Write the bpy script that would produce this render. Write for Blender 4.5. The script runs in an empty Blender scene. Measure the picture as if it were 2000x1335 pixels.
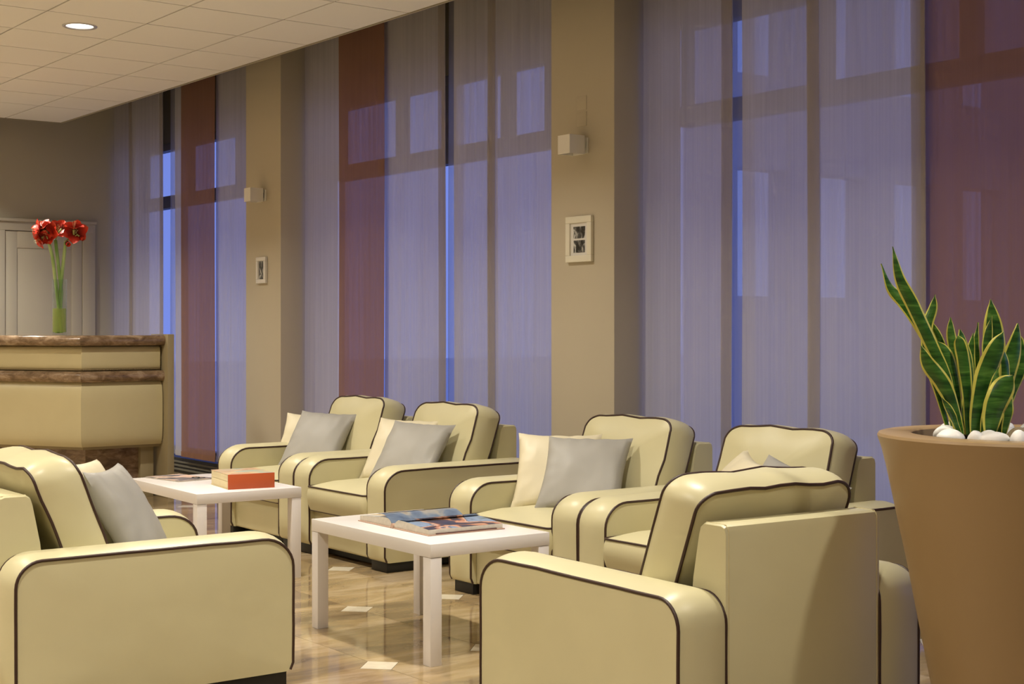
import bpy, bmesh, math, random
from mathutils import Vector, Matrix, noise
C = bpy.context.scene.collection
sc = bpy.context.scene
rnd = random.Random(7)
PI = math.pi

# ------------------------------------------------------------------ camera, world, exposure
YAW = .6434; CAMH = 1.2444
cam_d = bpy.data.cameras.new('camera'); cam = bpy.data.objects.new('camera', cam_d); C.objects.link(cam)
cam_d.sensor_width = 36.0; cam_d.lens = 51.6; cam_d.shift_y = -.0139; cam_d.clip_start = .05; cam_d.clip_end = 300
cam.location = (0, 0, CAMH); cam.rotation_euler = (PI/2, 0, -YAW)
sc.camera = cam
sc.view_settings.view_transform = 'Standard'; sc.view_settings.look = 'None'
sc.view_settings.gamma = 1.0; sc.view_settings.use_curve_mapping = False
sc.view_settings.exposure = 0.0

w = bpy.data.worlds.new('dusk_sky'); sc.world = w; w.use_nodes = True
nt = w.node_tree; nt.nodes.clear()
out = nt.nodes.new('ShaderNodeOutputWorld'); bg = nt.nodes.new('ShaderNodeBackground')
tc = nt.nodes.new('ShaderNodeTexCoord'); sp = nt.nodes.new('ShaderNodeSeparateXYZ'); rp = nt.nodes.new('ShaderNodeValToRGB')
nt.links.new(tc.outputs['Generated'], sp.inputs[0]); nt.links.new(sp.outputs['Z'], rp.inputs[0])
nt.links.new(rp.outputs[0], bg.inputs[0]); nt.links.new(bg.outputs[0], out.inputs[0])
rp.color_ramp.elements[0].position = 0.0; rp.color_ramp.elements[0].color = (.140, .190, .54, 1)
rp.color_ramp.elements[1].position = .6; rp.color_ramp.elements[1].color = (.085, .125, .43, 1)
bg.inputs[1].default_value = 1.75

WARM = (1.0, .93, .81)
LAMP_X = (3.226, .80, -1.60); LAMP_Y = (12.25, 11.05, 8.65, 6.25, 3.85, 1.45)  # farthest lamp row is unseen, added to brighten the back wall
LAMP_W = 33.5

# ------------------------------------------------------------------ helpers
def new_obj(name, data, parent=None, loc=None, rot=None):
    o = bpy.data.objects.new(name, data); C.objects.link(o)
    if parent: o.parent = parent
    if loc: o.location = loc
    if rot: o.rotation_euler = rot
    return o
def tag(o, label=None, cat=None, group=None, kind=None):
    if label: o['label'] = label
    if cat: o['category'] = cat
    if group: o['group'] = group
    if kind: o['kind'] = kind
    return o
def empty(name, loc, rz, label, cat, group=None):
    o = new_obj(name, None, None, loc, (0, 0, rz)); o.empty_display_size = .1
    return tag(o, label, cat, group)
def mesh_obj(name, bm, mats, parent=None, loc=None, rot=None, smooth=None):
    me = bpy.data.meshes.new(name)
    bmesh.ops.recalc_face_normals(bm, faces=bm.faces)
    bm.to_mesh(me); bm.free()
    for m in (mats if isinstance(mats, (list, tuple)) else [mats]): me.materials.append(m)
    if smooth is not None:
        me.polygons.foreach_set('use_smooth', [True]*len(me.polygons))
        me.set_sharp_from_angle(angle=math.radians(smooth))
    return new_obj(name, me, parent, loc, rot)
def box(bm, x0, x1, y0, y1, z0, z1, bev=0, seg=2, mi=0):
    r = bmesh.ops.create_cube(bm, size=1, matrix=Matrix.Translation(((x0+x1)/2, (y0+y1)/2, (z0+z1)/2)) @ Matrix.Diagonal((abs(x1-x0), abs(y1-y0), abs(z1-z0), 1)))
    vs = r['verts']
    fs = list({f for v in vs for f in v.link_faces})
    for f in fs: f.material_index = mi
    if bev > 0:
        es = list({e for v in vs for e in v.link_edges})
        bmesh.ops.bevel(bm, geom=es, offset=bev, segments=seg, affect='EDGES', profile=.5, clamp_overlap=True)
    return vs
def box_obj(name, dims, mat, parent=None, bev=0, seg=2, **k):
    bm = bmesh.new(); box(bm, *dims, bev=bev, seg=seg)
    return mesh_obj(name, bm, mat, parent, smooth=35 if bev > 0 else None, **k)
def tube(bm, pts, r, closed=False, n=8, taper=None):
    pts = [Vector(p) for p in pts]; N = len(pts); rings = []
    prev = None
    for i in range(N):
        if closed: t = (pts[(i+1) % N]-pts[i-1])
        else: t = pts[min(i+1, N-1)]-pts[max(i-1, 0)]
        t = t.normalized() if t.length > 1e-9 else Vector((0, 0, 1))
        if prev is None:
            up = Vector((0, 0, 1)) if abs(t.z) < .9 else Vector((1, 0, 0))
            a = t.cross(up).normalized()
        else:
            a = (prev - t*prev.dot(t)).normalized()
        prev = a; b = t.cross(a)
        rr = r*(taper[i] if taper else 1)
        rings.append([bm.verts.new(pts[i]+a*(rr*math.cos(2*PI*k/n))+b*(rr*math.sin(2*PI*k/n))) for k in range(n)])
    for i in range(N if closed else N-1):
        A, B = rings[i], rings[(i+1) % N]
        for k in range(n):
            try: bm.faces.new((A[k], A[(k+1) % n], B[(k+1) % n], B[k]))
            except ValueError: pass
    if not closed:
        bm.faces.new(list(reversed(rings[0]))); bm.faces.new(rings[-1])
def lathe(bm, prof, n=48, mi=0, cx=0, cy=0):
    rings = []
    for r, z in prof:
        if r < 1e-6: rings.append([bm.verts.new((cx, cy, z))])
        else: rings.append([bm.verts.new((cx+r*math.cos(2*PI*k/n), cy+r*math.sin(2*PI*k/n), z)) for k in range(n)])
    for A, B in zip(rings, rings[1:]):
        for k in range(n):
            k2 = (k+1) % n
            if len(A) == 1 and len(B) == 1: continue
            if len(A) == 1: f = bm.faces.new((A[0], B[k], B[k2]))
            elif len(B) == 1: f = bm.faces.new((A[k], A[k2], B[0]))
            else: f = bm.faces.new((A[k], A[k2], B[k2], B[k]))
            f.material_index = mi
def rrect(w0, w1, h0, h1, r, seg=7, sub=6):
    """rounded rectangle; r = radii at (w1,h0),(w1,h1),(w0,h1),(w0,h0) as (rx,ry)"""
    cs = [((w1, h0), r[0], -90), ((w1, h1), r[1], 0), ((w0, h1), r[2], 90), ((w0, h0), r[3], 180)]
    cor = []
    for (cx, cy), rr, a0 in cs:
        rx, ry = rr if isinstance(rr, tuple) else (rr, rr)
        ox = cx-rx if cx == w1 else cx+rx; oy = cy-ry if cy == h1 else cy+ry
        cor.append([(ox+rx*math.cos(math.radians(a0+90*i/seg)), oy+ry*math.sin(math.radians(a0+90*i/seg))) for i in range(seg+1)])
    pts = []
    for i in range(4):
        pts += cor[i]
        a = cor[i][-1]; b = cor[(i+1) % 4][0]
        for k in range(1, sub): pts.append((a[0]+(b[0]-a[0])*k/sub, a[1]+(b[1]-a[1])*k/sub))
    return pts
def puffed(bm, prof, w0, w1, f, crown=.01, puff0=.01, puff1=.01, nb=8, wob=0, seed=0, mask=None, scales=(.0, .25, .5, .7, .84, .93, .98)):
    """closed cushion: outline prof, thickness axis w; f maps (a,b,w) to 3D"""
    cx = sum(p[0] for p in prof)/len(prof); cy = sum(p[1] for p in prof)/len(prof); n = len(prof)
    # outward normals
    nor = []
    for i in range(n):
        a = prof[i-1]; b = prof[(i+1) % n]
        d = Vector((b[1]-a[1], -(b[0]-a[0]))).normalized(); nor.append(d)
    loops = []
    def wv(p):
        if not wob: return p
        q = Vector(p)*6+Vector((seed, seed*.7, 0)); s = noise.noise(q)*wob
        q2 = Vector(p)*22+Vector((seed, 3, seed)); s += noise.noise(q2)*wob*.35
        return Vector(p)+Vector((s, s*.6, s))
    def loop(scale, w, off=0):
        r = []
        for i, (a, b) in enumerate(prof):
            o = off*(mask(a, b) if mask else 1)
            r.append(bm.verts.new(wv(f(cx+(a-cx)*scale+nor[i][0]*o, cy+(b-cy)*scale+nor[i][1]*o, w))))
        return r
    c0 = bm.verts.new(wv(f(cx, cy, w0-puff0)))
    for s in scales[1:]: loops.append(loop(s, w0-puff0*(1-s**2.6)))
    for i in range(nb+1):
        t = i/nb; k = 1-abs(2*t-1)**2.2
        loops.append(loop(1, w0+(w1-w0)*t, crown*k))
    for s in reversed(scales[1:]): loops.append(loop(s, w1+puff1*(1-s**2.6)))
    c1 = bm.verts.new(wv(f(cx, cy, w1+puff1)))
    for A, B in zip(loops, loops[1:]):
        for k in range(n): bm.faces.new((A[k], A[(k+1) % n], B[(k+1) % n], B[k]))
    for k in range(n):
        bm.faces.new((c0, loops[0][k], loops[0][(k+1) % n])); bm.faces.new((c1, loops[-1][k], loops[-1][(k+1) % n]))
def copy_tree(o, parent=None):
    c = o.copy(); C.objects.link(c); c.parent = parent
    for ch in list(o.children): copy_tree(ch, c)
    return c

# ------------------------------------------------------------------ materials
class NT:
    def __init__(s, name):
        s.m = bpy.data.materials.new(name); s.m.use_nodes = True; s.t = s.m.node_tree; s.n = s.t.nodes
        s.b = s.n['Principled BSDF']; s.o = s.n['Material Output']
    def add(s, ty, **k):
        x = s.n.new(ty)
        for a, v in k.items():
            if a in x.inputs.keys(): x.inputs[a].default_value = v
            else: setattr(x, a, v)
        return x
    def l(s, a, b): s.t.links.new(a, b)
    def coords(s, kind='Object', scale=(1, 1, 1), rot=(0, 0, 0)):
        c = s.add('ShaderNodeTexCoord'); m = s.add('ShaderNodeMapping')
        m.inputs['Scale'].default_value = scale; m.inputs['Rotation'].default_value = rot
        s.l(c.outputs[kind], m.inputs[0]); return m.outputs[0]
    def noise(s, vec, scale, detail=4, rough=.5, dist=0):
        x = s.add('ShaderNodeTexNoise'); x.inputs['Scale'].default_value = scale; x.inputs['Detail'].default_value = detail
        x.inputs['Roughness'].default_value = rough; x.inputs['Distortion'].default_value = dist
        s.l(vec, x.inputs['Vector']); return x.outputs['Fac']
    def ramp(s, fac, stops, interp='LINEAR'):
        r = s.add('ShaderNodeValToRGB'); cr = r.color_ramp; cr.interpolation = interp
        while len(cr.elements) > 1: cr.elements.remove(cr.elements[-1])
        cr.elements[0].position = stops[0][0]; cr.elements[0].color = (*stops[0][1], 1)
        for p, c in stops[1:]:
            e = cr.elements.new(p); e.color = (*c, 1)
        s.l(fac, r.inputs[0]); return r.outputs[0]
    def bump(s, h, strength, dist=.01, prev=None):
        b = s.add('ShaderNodeBump'); b.inputs['Strength'].default_value = strength; b.inputs['Distance'].default_value = dist
        s.l(h, b.inputs['Height'])
        if prev: s.l(prev, b.inputs['Normal'])
        return b.outputs[0]
def simple(name, col, rough=.5, spec=.5, metal=0, bump=None, var=None, coat=0):
    t = NT(name); b = t.b
    b.inputs['Base Color'].default_value = (*col, 1); b.inputs['Roughness'].default_value = rough
    b.inputs['Specular IOR Level'].default_value = spec; b.inputs['Metallic'].default_value = metal
    b.inputs['Coat Weight'].default_value = coat
    v = t.coords()
    if var:
        sc_, amt = var
        f = t.noise(v, sc_, 5, .6)
        t.l(t.ramp(f, [(.3, tuple(c*(1-amt) for c in col)), (.7, tuple(min(1, c*(1+amt)) for c in col))]), b.inputs['Base Color'])
    if bump:
        t.l(t.bump(t.noise(v, bump[0], 3), bump[1], bump[2]), b.inputs['Normal'])
    return t.m
def leather(name, col, rough=.38):
    t = NT(name); v = t.coords(); b = t.b
    f = t.noise(v, 3.0, 3, .5)
    t.l(t.ramp(f, [(.3, tuple(c*.96 for c in col)), (.7, tuple(c*1.03 for c in col))]), b.inputs['Base Color'])
    b.inputs['Roughness'].default_value = rough; b.inputs['Specular IOR Level'].default_value = .42
    n1 = t.bump(t.noise(v, 420, 2), .06, .001)
    n2 = t.bump(t.noise(v, 5, 2, .4, .6), .16, .018, n1)
    t.l(n2, b.inputs['Normal'])
    return t.m
M = {}
M['leather'] = leather('cream_leather', (.615, .565, .345))
M['piping'] = simple('brown_piping', (.042, .018, .011), .45)
M['seam'] = simple('seam_thread', (.62, .54, .30), .6)
M['foot'] = simple('black_foot', (.008, .008, .008), .5)
M['cream_pillow'] = leather('cream_pillow', (.72, .65, .46), .45)
M['grey_pillow'] = leather('grey_pillow', (.36, .345, .31), .50)
M['white_lacquer'] = simple('white_lacquer', (.80, .76, .74), .22, .5, var=(2.0, .012))
M['wall'] = simple('beige_paint', (.54, .48, .37), .75, .25, bump=(160, .05, .002), var=(1.2, .02))
M['wall_back'] = simple('sage_paint', (.50, .465, .36), .7, .25, bump=(160, .05, .002))
M['door'] = simple('door_paint', (.54, .50, .40), .5, .35)
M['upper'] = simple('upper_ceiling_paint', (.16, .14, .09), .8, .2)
M['white_plastic'] = simple('white_sconce', (.84, .81, .76), .4)
M['ring'] = simple('lamp_ring', (.6, .6, .6), .35, metal=.6)
M['dark_metal'] = simple('dark_metal', (.02, .02, .022), .5)
M['radiator'] = simple('radiator_post', (.14, .13, .10), .6)
M['frame_metal'] = simple('window_frame', (.10, .095, .09), .5)

# ceiling tile
t = NT('ceiling_tile'); v = t.coords('Object')
t.b.inputs['Base Color'].default_value = (.86, .84, .79, 1); t.b.inputs['Roughness'].default_value = .9
t.b.inputs['Specular IOR Level'].default_value = .1
t.l(t.bump(t.noise(v, 300, 3), .12, .001), t.b.inputs['Normal']); M['tile'] = t.m
M['tbar'] = simple('ceiling_tbar', (.10, .09, .065), .6)
M['edge_trim'] = simple('ceiling_edge_trim', (.40, .36, .25), .45)

# polished stone floor: veins in world space (generated per slab through object coords + random shift)
def stone(name, cols, rough, vein=(1, 4, 1), rot=.5, scale=2.2, worldspace=True):
    t = NT(name); g = t.add('ShaderNodeNewGeometry'); oi = t.add('ShaderNodeObjectInfo')
    mp = t.add('ShaderNodeMapping'); mp.inputs['Scale'].default_value = vein; mp.inputs['Rotation'].default_value = (0, 0, rot)
    t.l(g.outputs['Position'], mp.inputs[0])
    add = t.add('ShaderNodeVectorMath', operation='ADD'); mul = t.add('ShaderNodeVectorMath', operation='SCALE')
    cmb = t.add('ShaderNodeCombineXYZ')
    for i in range(3): t.l(oi.outputs['Random'], cmb.inputs[i])
    t.l(cmb.outputs[0], mul.inputs[0]); mul.inputs['Scale'].default_value = 3.0
    t.l(mp.outputs[0], add.inputs[0]); t.l(mul.outputs[0], add.inputs[1])
    f = t.noise(add.outputs[0], scale, 9, .6, .7)
    c = t.ramp(f, cols)
    f2 = t.noise(add.outputs[0], scale*4.5, 8, .7, .9)
    c2 = t.ramp(f2, [(.34, (.72, .69, .64)), (.5, (1, 1, 1)), (.66, (1.0, .97, .93)), (.74, (1.25, 1.22, 1.17))])
    mx = t.add('ShaderNodeMix', data_type='RGBA', blend_type='MULTIPLY'); mx.inputs[0].default_value = .75
    t.l(c, mx.inputs[6]); t.l(c2, mx.inputs[7]); t.l(mx.outputs[2], t.b.inputs['Base Color'])
    t.b.inputs['Roughness'].default_value = rough; t.b.inputs['Specular IOR Level'].default_value = .6
    return t.m
M['floor'] = stone('polished_travertine', [(.30, (.16, .11, .065)), (.43, (.27, .20, .115)), (.52, (.35, .25, .125)), (.62, (.44, .34, .21)), (.75, (.54, .44, .31))], .07, (1.0, 4.2, 1), .64, 1.0)
M['diamond'] = simple('ivory_marble', (.66, .60, .47), .12, .5, var=(25, .08))
M['joint'] = simple('floor_bed', (.20, .15, .09), .6)
M['counter_marble'] = stone('brown_marble', [(.3, (.10, .062, .035)), (.45, (.20, .13, .075)), (.55, (.27, .18, .11)), (.68, (.40, .30, .20)), (.8, (.55, .46, .34))], .10, (4, 4, 9), .2, 2.5)
M['counter_leather'] = leather('counter_leather', (.56, .49, .285), .40)
M['counter_body'] = simple('counter_paint', (.34, .28, .16), .55)
M['nail'] = simple('nailhead_brass', (.50, .42, .28), .3, metal=.8)

# curtains : thin fabric
def curtain(name, col, opac, var=.16, streak=60):
    t = NT(name); t.n.remove(t.b)
    v = t.coords('Object', (1, streak, .5))
    v2 = t.coords('Object', (1, 4.2, .12))
    f = t.noise(v, 1.0, 6, .65); f2 = t.noise(v2, 1.0, 3, .5)
    v3 = t.coords('Object', (1, 260, 260)); f3 = t.noise(v3, 1.0, 2, .5)
    m1 = t.add('ShaderNodeMath', operation='MULTIPLY_ADD'); t.l(f, m1.inputs[0]); m1.inputs[1].default_value = var*1.6; m1.inputs[2].default_value = opac-var*1.3
    m2 = t.add('ShaderNodeMath', operation='MULTIPLY_ADD'); t.l(f2, m2.inputs[0]); m2.inputs[1].default_value = var; t.l(m1.outputs[0], m2.inputs[2])
    m3 = t.add('ShaderNodeMath', operation='MULTIPLY_ADD', use_clamp=True); t.l(f3, m3.inputs[0]); m3.inputs[1].default_value = var*.4; t.l(m2.outputs[0], m3.inputs[2])
    d = t.add('ShaderNodeBsdfDiffuse'); d.inputs[0].default_value = (*col, 1)
    tr = t.add('ShaderNodeBsdfTranslucent'); tr.inputs[0].default_value = (*col, 1)
    tp = t.add('ShaderNodeBsdfTransparent')
    mx = t.add('ShaderNodeMixShader'); mx.inputs[0].default_value = .38; t.l(d.outputs[0], mx.inputs[1]); t.l(tr.outputs[0], mx.inputs[2])
    mm = t.add('ShaderNodeMixShader'); t.l(m3.outputs[0], mm.inputs[0]); t.l(tp.outputs[0], mm.inputs[1]); t.l(mx.outputs[0], mm.inputs[2])
    t.l(mm.outputs[0], t.o.inputs[0]); return t.m
M['cur_white'] = curtain('ivory_sheer', (.64, .61, .60), .79, .22)
M['cur_terra'] = curtain('terracotta_sheer', (.36, .195, .125), .90, .12)
M['cur_hem'] = curtain('hem_sheer', (.48, .42, .37), .64, .08)
M['cur_thin'] = curtain('thin_voile', (.5, .5, .55), .56, .06)
# glass
t = NT('window_glass'); t.n.remove(t.b)
tp = t.add('ShaderNodeBsdfTransparent'); tp.inputs[0].default_value = (.93, .95, .96, 1)
gl = t.add('ShaderNodeBsdfGlossy'); gl.inputs['Roughness'].default_value = .02
lw = t.add('ShaderNodeLayerWeight'); lw.inputs[0].default_value = .5
pw = t.add('ShaderNodeMath', operation='POWER'); t.l(lw.outputs['Facing'], pw.inputs[0]); pw.inputs[1].default_value = 5
fr = t.add('ShaderNodeMath', operation='MULTIPLY_ADD'); t.l(pw.outputs[0], fr.inputs[0]); fr.inputs[1].default_value = .45; fr.inputs[2].default_value = .03
mm = t.add('ShaderNodeMixShader'); t.l(fr.outputs[0], mm.inputs[0]); t.l(tp.outputs[0], mm.inputs[1]); t.l(gl.outputs[0], mm.inputs[2]); t.l(mm.outputs[0], t.o.inputs[0])
M['glass'] = t.m
M['pavement'] = simple('pale_pavement', (.85, .85, .85), .8)
M['facade'] = simple('grey_facade', (.62, .58, .60), .8)
# vase glass / water
def glassy(name, col, ior, rough=0):
    t = NT(name); b = t.b
    b.inputs['Base Color'].default_value = (*col, 1); b.inputs['Transmission Weight'].default_value = 1; b.inputs['IOR'].default_value = ior
    b.inputs['Roughness'].default_value = rough; return t.m
t = NT('clear_glass'); t.n.remove(t.b)
tp = t.add('ShaderNodeBsdfTransparent'); tp.inputs[0].default_value = (.93, .96, .94, 1)
gl = t.add('ShaderNodeBsdfGlossy'); gl.inputs['Roughness'].default_value = .03
lw = t.add('ShaderNodeLayerWeight'); lw.inputs[0].default_value = .5
pw = t.add('ShaderNodeMath', operation='POWER'); t.l(lw.outputs['Facing'], pw.inputs[0]); pw.inputs[1].default_value = 3
fr = t.add('ShaderNodeMath', operation='MULTIPLY_ADD'); t.l(pw.outputs[0], fr.inputs[0]); fr.inputs[1].default_value = .5; fr.inputs[2].default_value = .05
mm = t.add('ShaderNodeMixShader'); t.l(fr.outputs[0], mm.inputs[0]); t.l(tp.outputs[0], mm.inputs[1]); t.l(gl.outputs[0], mm.inputs[2]); t.l(mm.outputs[0], t.o.inputs[0]); M['vase_glass'] = t.m
t = NT('green_water'); t.n.remove(t.b)
tp = t.add('ShaderNodeBsdfTransparent'); tp.inputs[0].default_value = (.86, .92, .55, 1)
df = t.add('ShaderNodeBsdfDiffuse'); df.inputs[0].default_value = (.60, .64, .20, 1)
mm = t.add('ShaderNodeMixShader'); mm.inputs[0].default_value = .38; t.l(tp.outputs[0], mm.inputs[1]); t.l(df.outputs[0], mm.inputs[2]); t.l(mm.outputs[0], t.o.inputs[0]); M['water'] = t.m

# ------------------------------------------------------------------ structure
def part(name, bm, mats, parent, **k): return mesh_obj(name, bm, mats, parent, **k)
XW = 5.50; XC = 5.24; XP = 5.05; YB = 13.2; XL = -3.0; YF = -2.6; ZU = 3.75
PILL = [(13.20, 13.75), (9.536, 10.092), (5.841, 6.375), (2.14, 2.68), (-1.56, -1.02)]

# floor: bed + slabs with clipped corners + ivory insets
fl = box_obj('floor', (XL, XW+.1, YF, YB, -.12, -.012), M['joint']); tag(fl, kind='structure')
GX0, GY0, DX, DY, HD = 3.349, 5.610, .4925, .985, .083
def slab_mesh():
    bm = bmesh.new(); g = .0008; a, b = DX/2-g, DY/2-g; h = HD
    P2 = [(a-h, -b), (a, -b+h), (a, b-h), (a-h, b), (-a+h, b), (-a, b-h), (-a, -b+h), (-a+h, -b)]
    top = [bm.verts.new((x, y, 0)) for x, y in P2]; bot = [bm.verts.new((x, y, -.012)) for x, y in P2]
    bm.faces.new(top); bm.faces.new(list(reversed(bot)))
    for i in range(8): bm.faces.new((top[i], bot[i], bot[(i+1) % 8], top[(i+1) % 8]))
    bmesh.ops.recalc_face_normals(bm, faces=bm.faces)
    me = bpy.data.meshes.new('floor_slab'); bm.to_mesh(me); bm.free(); me.materials.append(M['floor']); return me
def dia_mesh():
    bm = bmesh.new(); h = HD-.001
    P2 = [(h, 0), (0, h), (-h, 0), (0, -h)]
    top = [bm.verts.new((x, y, .0002)) for x, y in P2]; bot = [bm.verts.new((x, y, -.012)) for x, y in P2]
    bm.faces.new(top)
    for i in range(4): bm.faces.new((top[i], bot[i], bot[(i+1) % 4], top[(i+1) % 4]))
    bmesh.ops.recalc_face_normals(bm, faces=bm.faces)
    me = bpy.data.meshes.new('marble_inset'); bm.to_mesh(me); bm.free(); me.materials.append(M['diamond']); return me
sm, dm = slab_mesh(), dia_mesh()
ns = 0
for i in range(-13, 4):
    for j in range(-8, 8):
        cx = GX0+(i+.5)*DX; cy = GY0+(j+.5)*DY
        if cx-DX/2 < XL+.001 or cx+DX/2 > XW+.1 or cy-DY/2 < YF or cy+DY/2 > YB: continue
        new_obj('floor_slab', sm, fl, (cx, cy, 0)); ns += 1
        new_obj('marble_inset', dm, fl, (GX0+i*DX, GY0+j*DY, 0))

# ceiling: lowered tiled raft, ends short of the windows and of the back wall
ZC = 3.0635; CX1 = 4.63; CY1 = 12.845
ce = box_obj('ceiling', (XL, CX1-.006, YF, CY1-.006, ZC+.012, ZC+.055), M['tbar']); tag(ce, kind='structure')
xs = [CX1-.014, CX1-.507]
while xs[-1]-.6 > XL: xs.append(xs[-1]-.6)
ys = [CY1-.014, 12.55]
while ys[-1]-.6 > YF: ys.append(ys[-1]-.6)
ys[1:2] = []            # last row is one longer tile
LAMPS = {(round(x, 2), round(y, 2)) for x in LAMP_X for y in LAMP_Y}
tm = {}
for a, b in zip(xs, xs[1:]):
    for c, d in zip(ys, ys[1:]):
        key = (round(a-b, 3), round(c-d, 3))
        cx, cy = (a+b)/2, (c+d)/2
        lamp = any(abs(cx-x) < .2 and abs(cy-y) < .2 for x in LAMP_X for y in LAMP_Y)
        if lamp:
            bm = bmesh.new(); hx, hy = (a-b)/2-.004, (c-d)/2-.004; N = 32; R = .083
            lx = min(LAMP_X, key=lambda q: abs(q-cx)); ly = min(LAMP_Y, key=lambda q: abs(q-cy))
            inn = []; outr = []
            for k in range(N):
                an = 2*PI*k/N; cc, ss = math.cos(an), math.sin(an)
                inn.append(bm.verts.new((lx-cx+R*cc, ly-cy+R*ss, 0)))
                m_ = min(hx/abs(cc) if abs(cc) > 1e-6 else 9, hy/abs(ss) if abs(ss) > 1e-6 else 9)
                outr.append(bm.verts.new((m_*cc, m_*ss, 0)))
            for k in range(N): bm.faces.new((inn[k], outr[k], outr[(k+1) % N], inn[(k+1) % N]))
            r_ = bmesh.ops.extrude_face_region(bm, geom=bm.faces[:])
            for v in r_['geom']:
                if isinstance(v, bmesh.types.BMVert): v.co.z = .0115
            mesh_obj('ceiling_tile', bm, M['tile'], ce, loc=(cx, cy, ZC))
            continue
        if key not in tm:
            bm = bmesh.new(); box(bm, -(a-b)/2+.006, (a-b)/2-.006, -(c-d)/2+.006, (c-d)/2-.006, 0, .012)
            me = bpy.data.meshes.new('ceiling_tile'); bm.to_mesh(me); bm.free(); me.materials.append(M['tile']); tm[key] = me
        new_obj('ceiling_tile', tm[key], ce, (cx, cy, ZC))
# edge profile
bm = bmesh.new()
box(bm, CX1-.012, CX1, YF, CY1, ZC-.004, ZC+.05); box(bm, CX1, CX1+.006, YF, CY1+.006, ZC+.012, ZC+.016)
box(bm, XL, CX1, CY1-.012, CY1, ZC-.004, ZC+.05)
tr = part('edge_profile', bm, M['edge_trim'], ce)
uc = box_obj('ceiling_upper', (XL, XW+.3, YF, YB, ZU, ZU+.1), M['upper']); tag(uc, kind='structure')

wb = box_obj('wall_back', (XL, XW+.10, YB, YB+.15, 0, ZU), M['wall_back']); tag(wb, kind='structure')
wl = box_obj('wall_left', (XL-.15, XL, YF, YB, 0, ZU), M['wall']); tag(wl, kind='structure')
wf = box_obj('wall_front', (XL, XW+.3, YF-.15, YF, 0, ZU), M['wall']); tag(wf, kind='structure')
# window wall: header + low sill between the pillars
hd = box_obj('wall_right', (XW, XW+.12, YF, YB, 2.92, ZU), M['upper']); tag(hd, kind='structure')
sl = box_obj('trim_1', (XW-.02, XW+.25, YF, YB, 0, .10), M['dark_metal']); tag(sl, kind='structure')
for i, (a, b) in enumerate(PILL[1:]):
    p = box_obj('trim_%d' % (i+2), (XP, XW+.03, a, b, 0, ZU), M['wall'], bev=.006); tag(p, 'beige painted pillar standing between curtained windows', kind='structure')
# windows
bays = [(10.092, 13.20), (6.375, 9.536), (2.68, 5.841), (-1.02, 2.14)]
MULL = [[12.2, 11.2], [8.69, 8.12, 7.45, 7.0], [4.85, 4.0], [1.1, .1]]
for i, (a, b) in enumerate(bays):
    wn = new_obj('window_%d' % (i+1), None, None, (XW, (a+b)/2, 0)); tag(wn, kind='structure')
    h = (b-a)/2
    bm = bmesh.new()
    box(bm, .02, .10, -h, h, 2.335, 2.445)
    part('transom', bm, M['frame_metal'], wn)
    for nm, d in (('head_rail', (.02, .10, -h, h, 2.86, 2.92)), ('bottom_rail', (.02, .10, -h, h, .10, .17))):
        bm = bmesh.new(); box(bm, *d); part(nm, bm, M['frame_metal'], wn)
    yy = [a]+sorted(MULL[i])+[b]; mid = (a+b)/2
    for y in yy:
        bm = bmesh.new(); wd = .045
        box(bm, .03, .09, max(y-wd, a)-mid, min(y+wd, b)-mid, 2.445, 2.86); part('mullion', bm, M['frame_metal'], wn)
    for y0, y1 in zip(yy, yy[1:]):
        box_obj('pane', (.055, .061, y0-mid+.03, y1-mid-.03, 2.445, 2.86), M['glass'], wn)
    box_obj('pane', (.055, .061, -h+.005, h-.005, .17, 2.335), M['glass'], wn)
# outside: pavement and the neighbouring facade with open bays
pv = box_obj('pavement', (XW+.3, 60, -30, 60, -.35, -.25), M['pavement']); tag(pv, kind='structure')
fa = empty('neighbouring_facade', (0, 13.2, -.25), 0, 'grey facade with tall open bays seen through the right sheer curtains', 'building')
for k in range(9):
    bm = bmesh.new(); x = 13.2+k*1.55; box(bm, x-.28, x+.28, 0, .4, 0, 9.5); part('pier', bm, M['facade'], fa)
for z0, z1 in ((3.55, 4.75), (7.6, 9.5), (0, 1.9)):
    bm = bmesh.new(); box(bm, 12.95, 26, .03, .37, z0, z1); part('spandrel', bm, M['facade'], fa)

# back wall door / panelled opening
dr = new_obj('door_1', None, None, (4.2, YB, 0)); tag(dr, kind='structure')
def dpart(nm, d, bev=.003): return box_obj(nm, d, M['door'], dr, bev=bev)
dpart('door_header', (-.90, .84, -.035, 0, 2.115, 2.195)); dpart('header_cap', (-.92, .865, -.055, 0, 2.195, 2.222))
dpart('door_jamb', (.74, .86, -.03, 0, 0, 2.195)); dpart('door_jamb', (-.08, .03, -.035, 0, 0, 2.115)); dpart('door_jamb', (-.92, -.80, -.03, 0, 0, 2.195))
for x0, x1 in ((.03, .74), (-.80, -.08)):
    d = dpart('door_leaf', (x0+.003, x1-.003, -.018, 0, .01, 2.11))
    for nm, q in (('stile', (x0+.003, x0+.11, -.024, -.018, .01, 2.11)), ('stile', (x1-.10, x1-.003, -.024, -.018, .01, 2.11)), ('rail', (x0+.11, x1-.10, -.024, -.018, 1.96, 2.11)), ('rail', (x0+.11, x1-.10, -.024, -.018, .01, .2))):
        box_obj(nm, q, M['door'], d, bev=.002)

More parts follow.
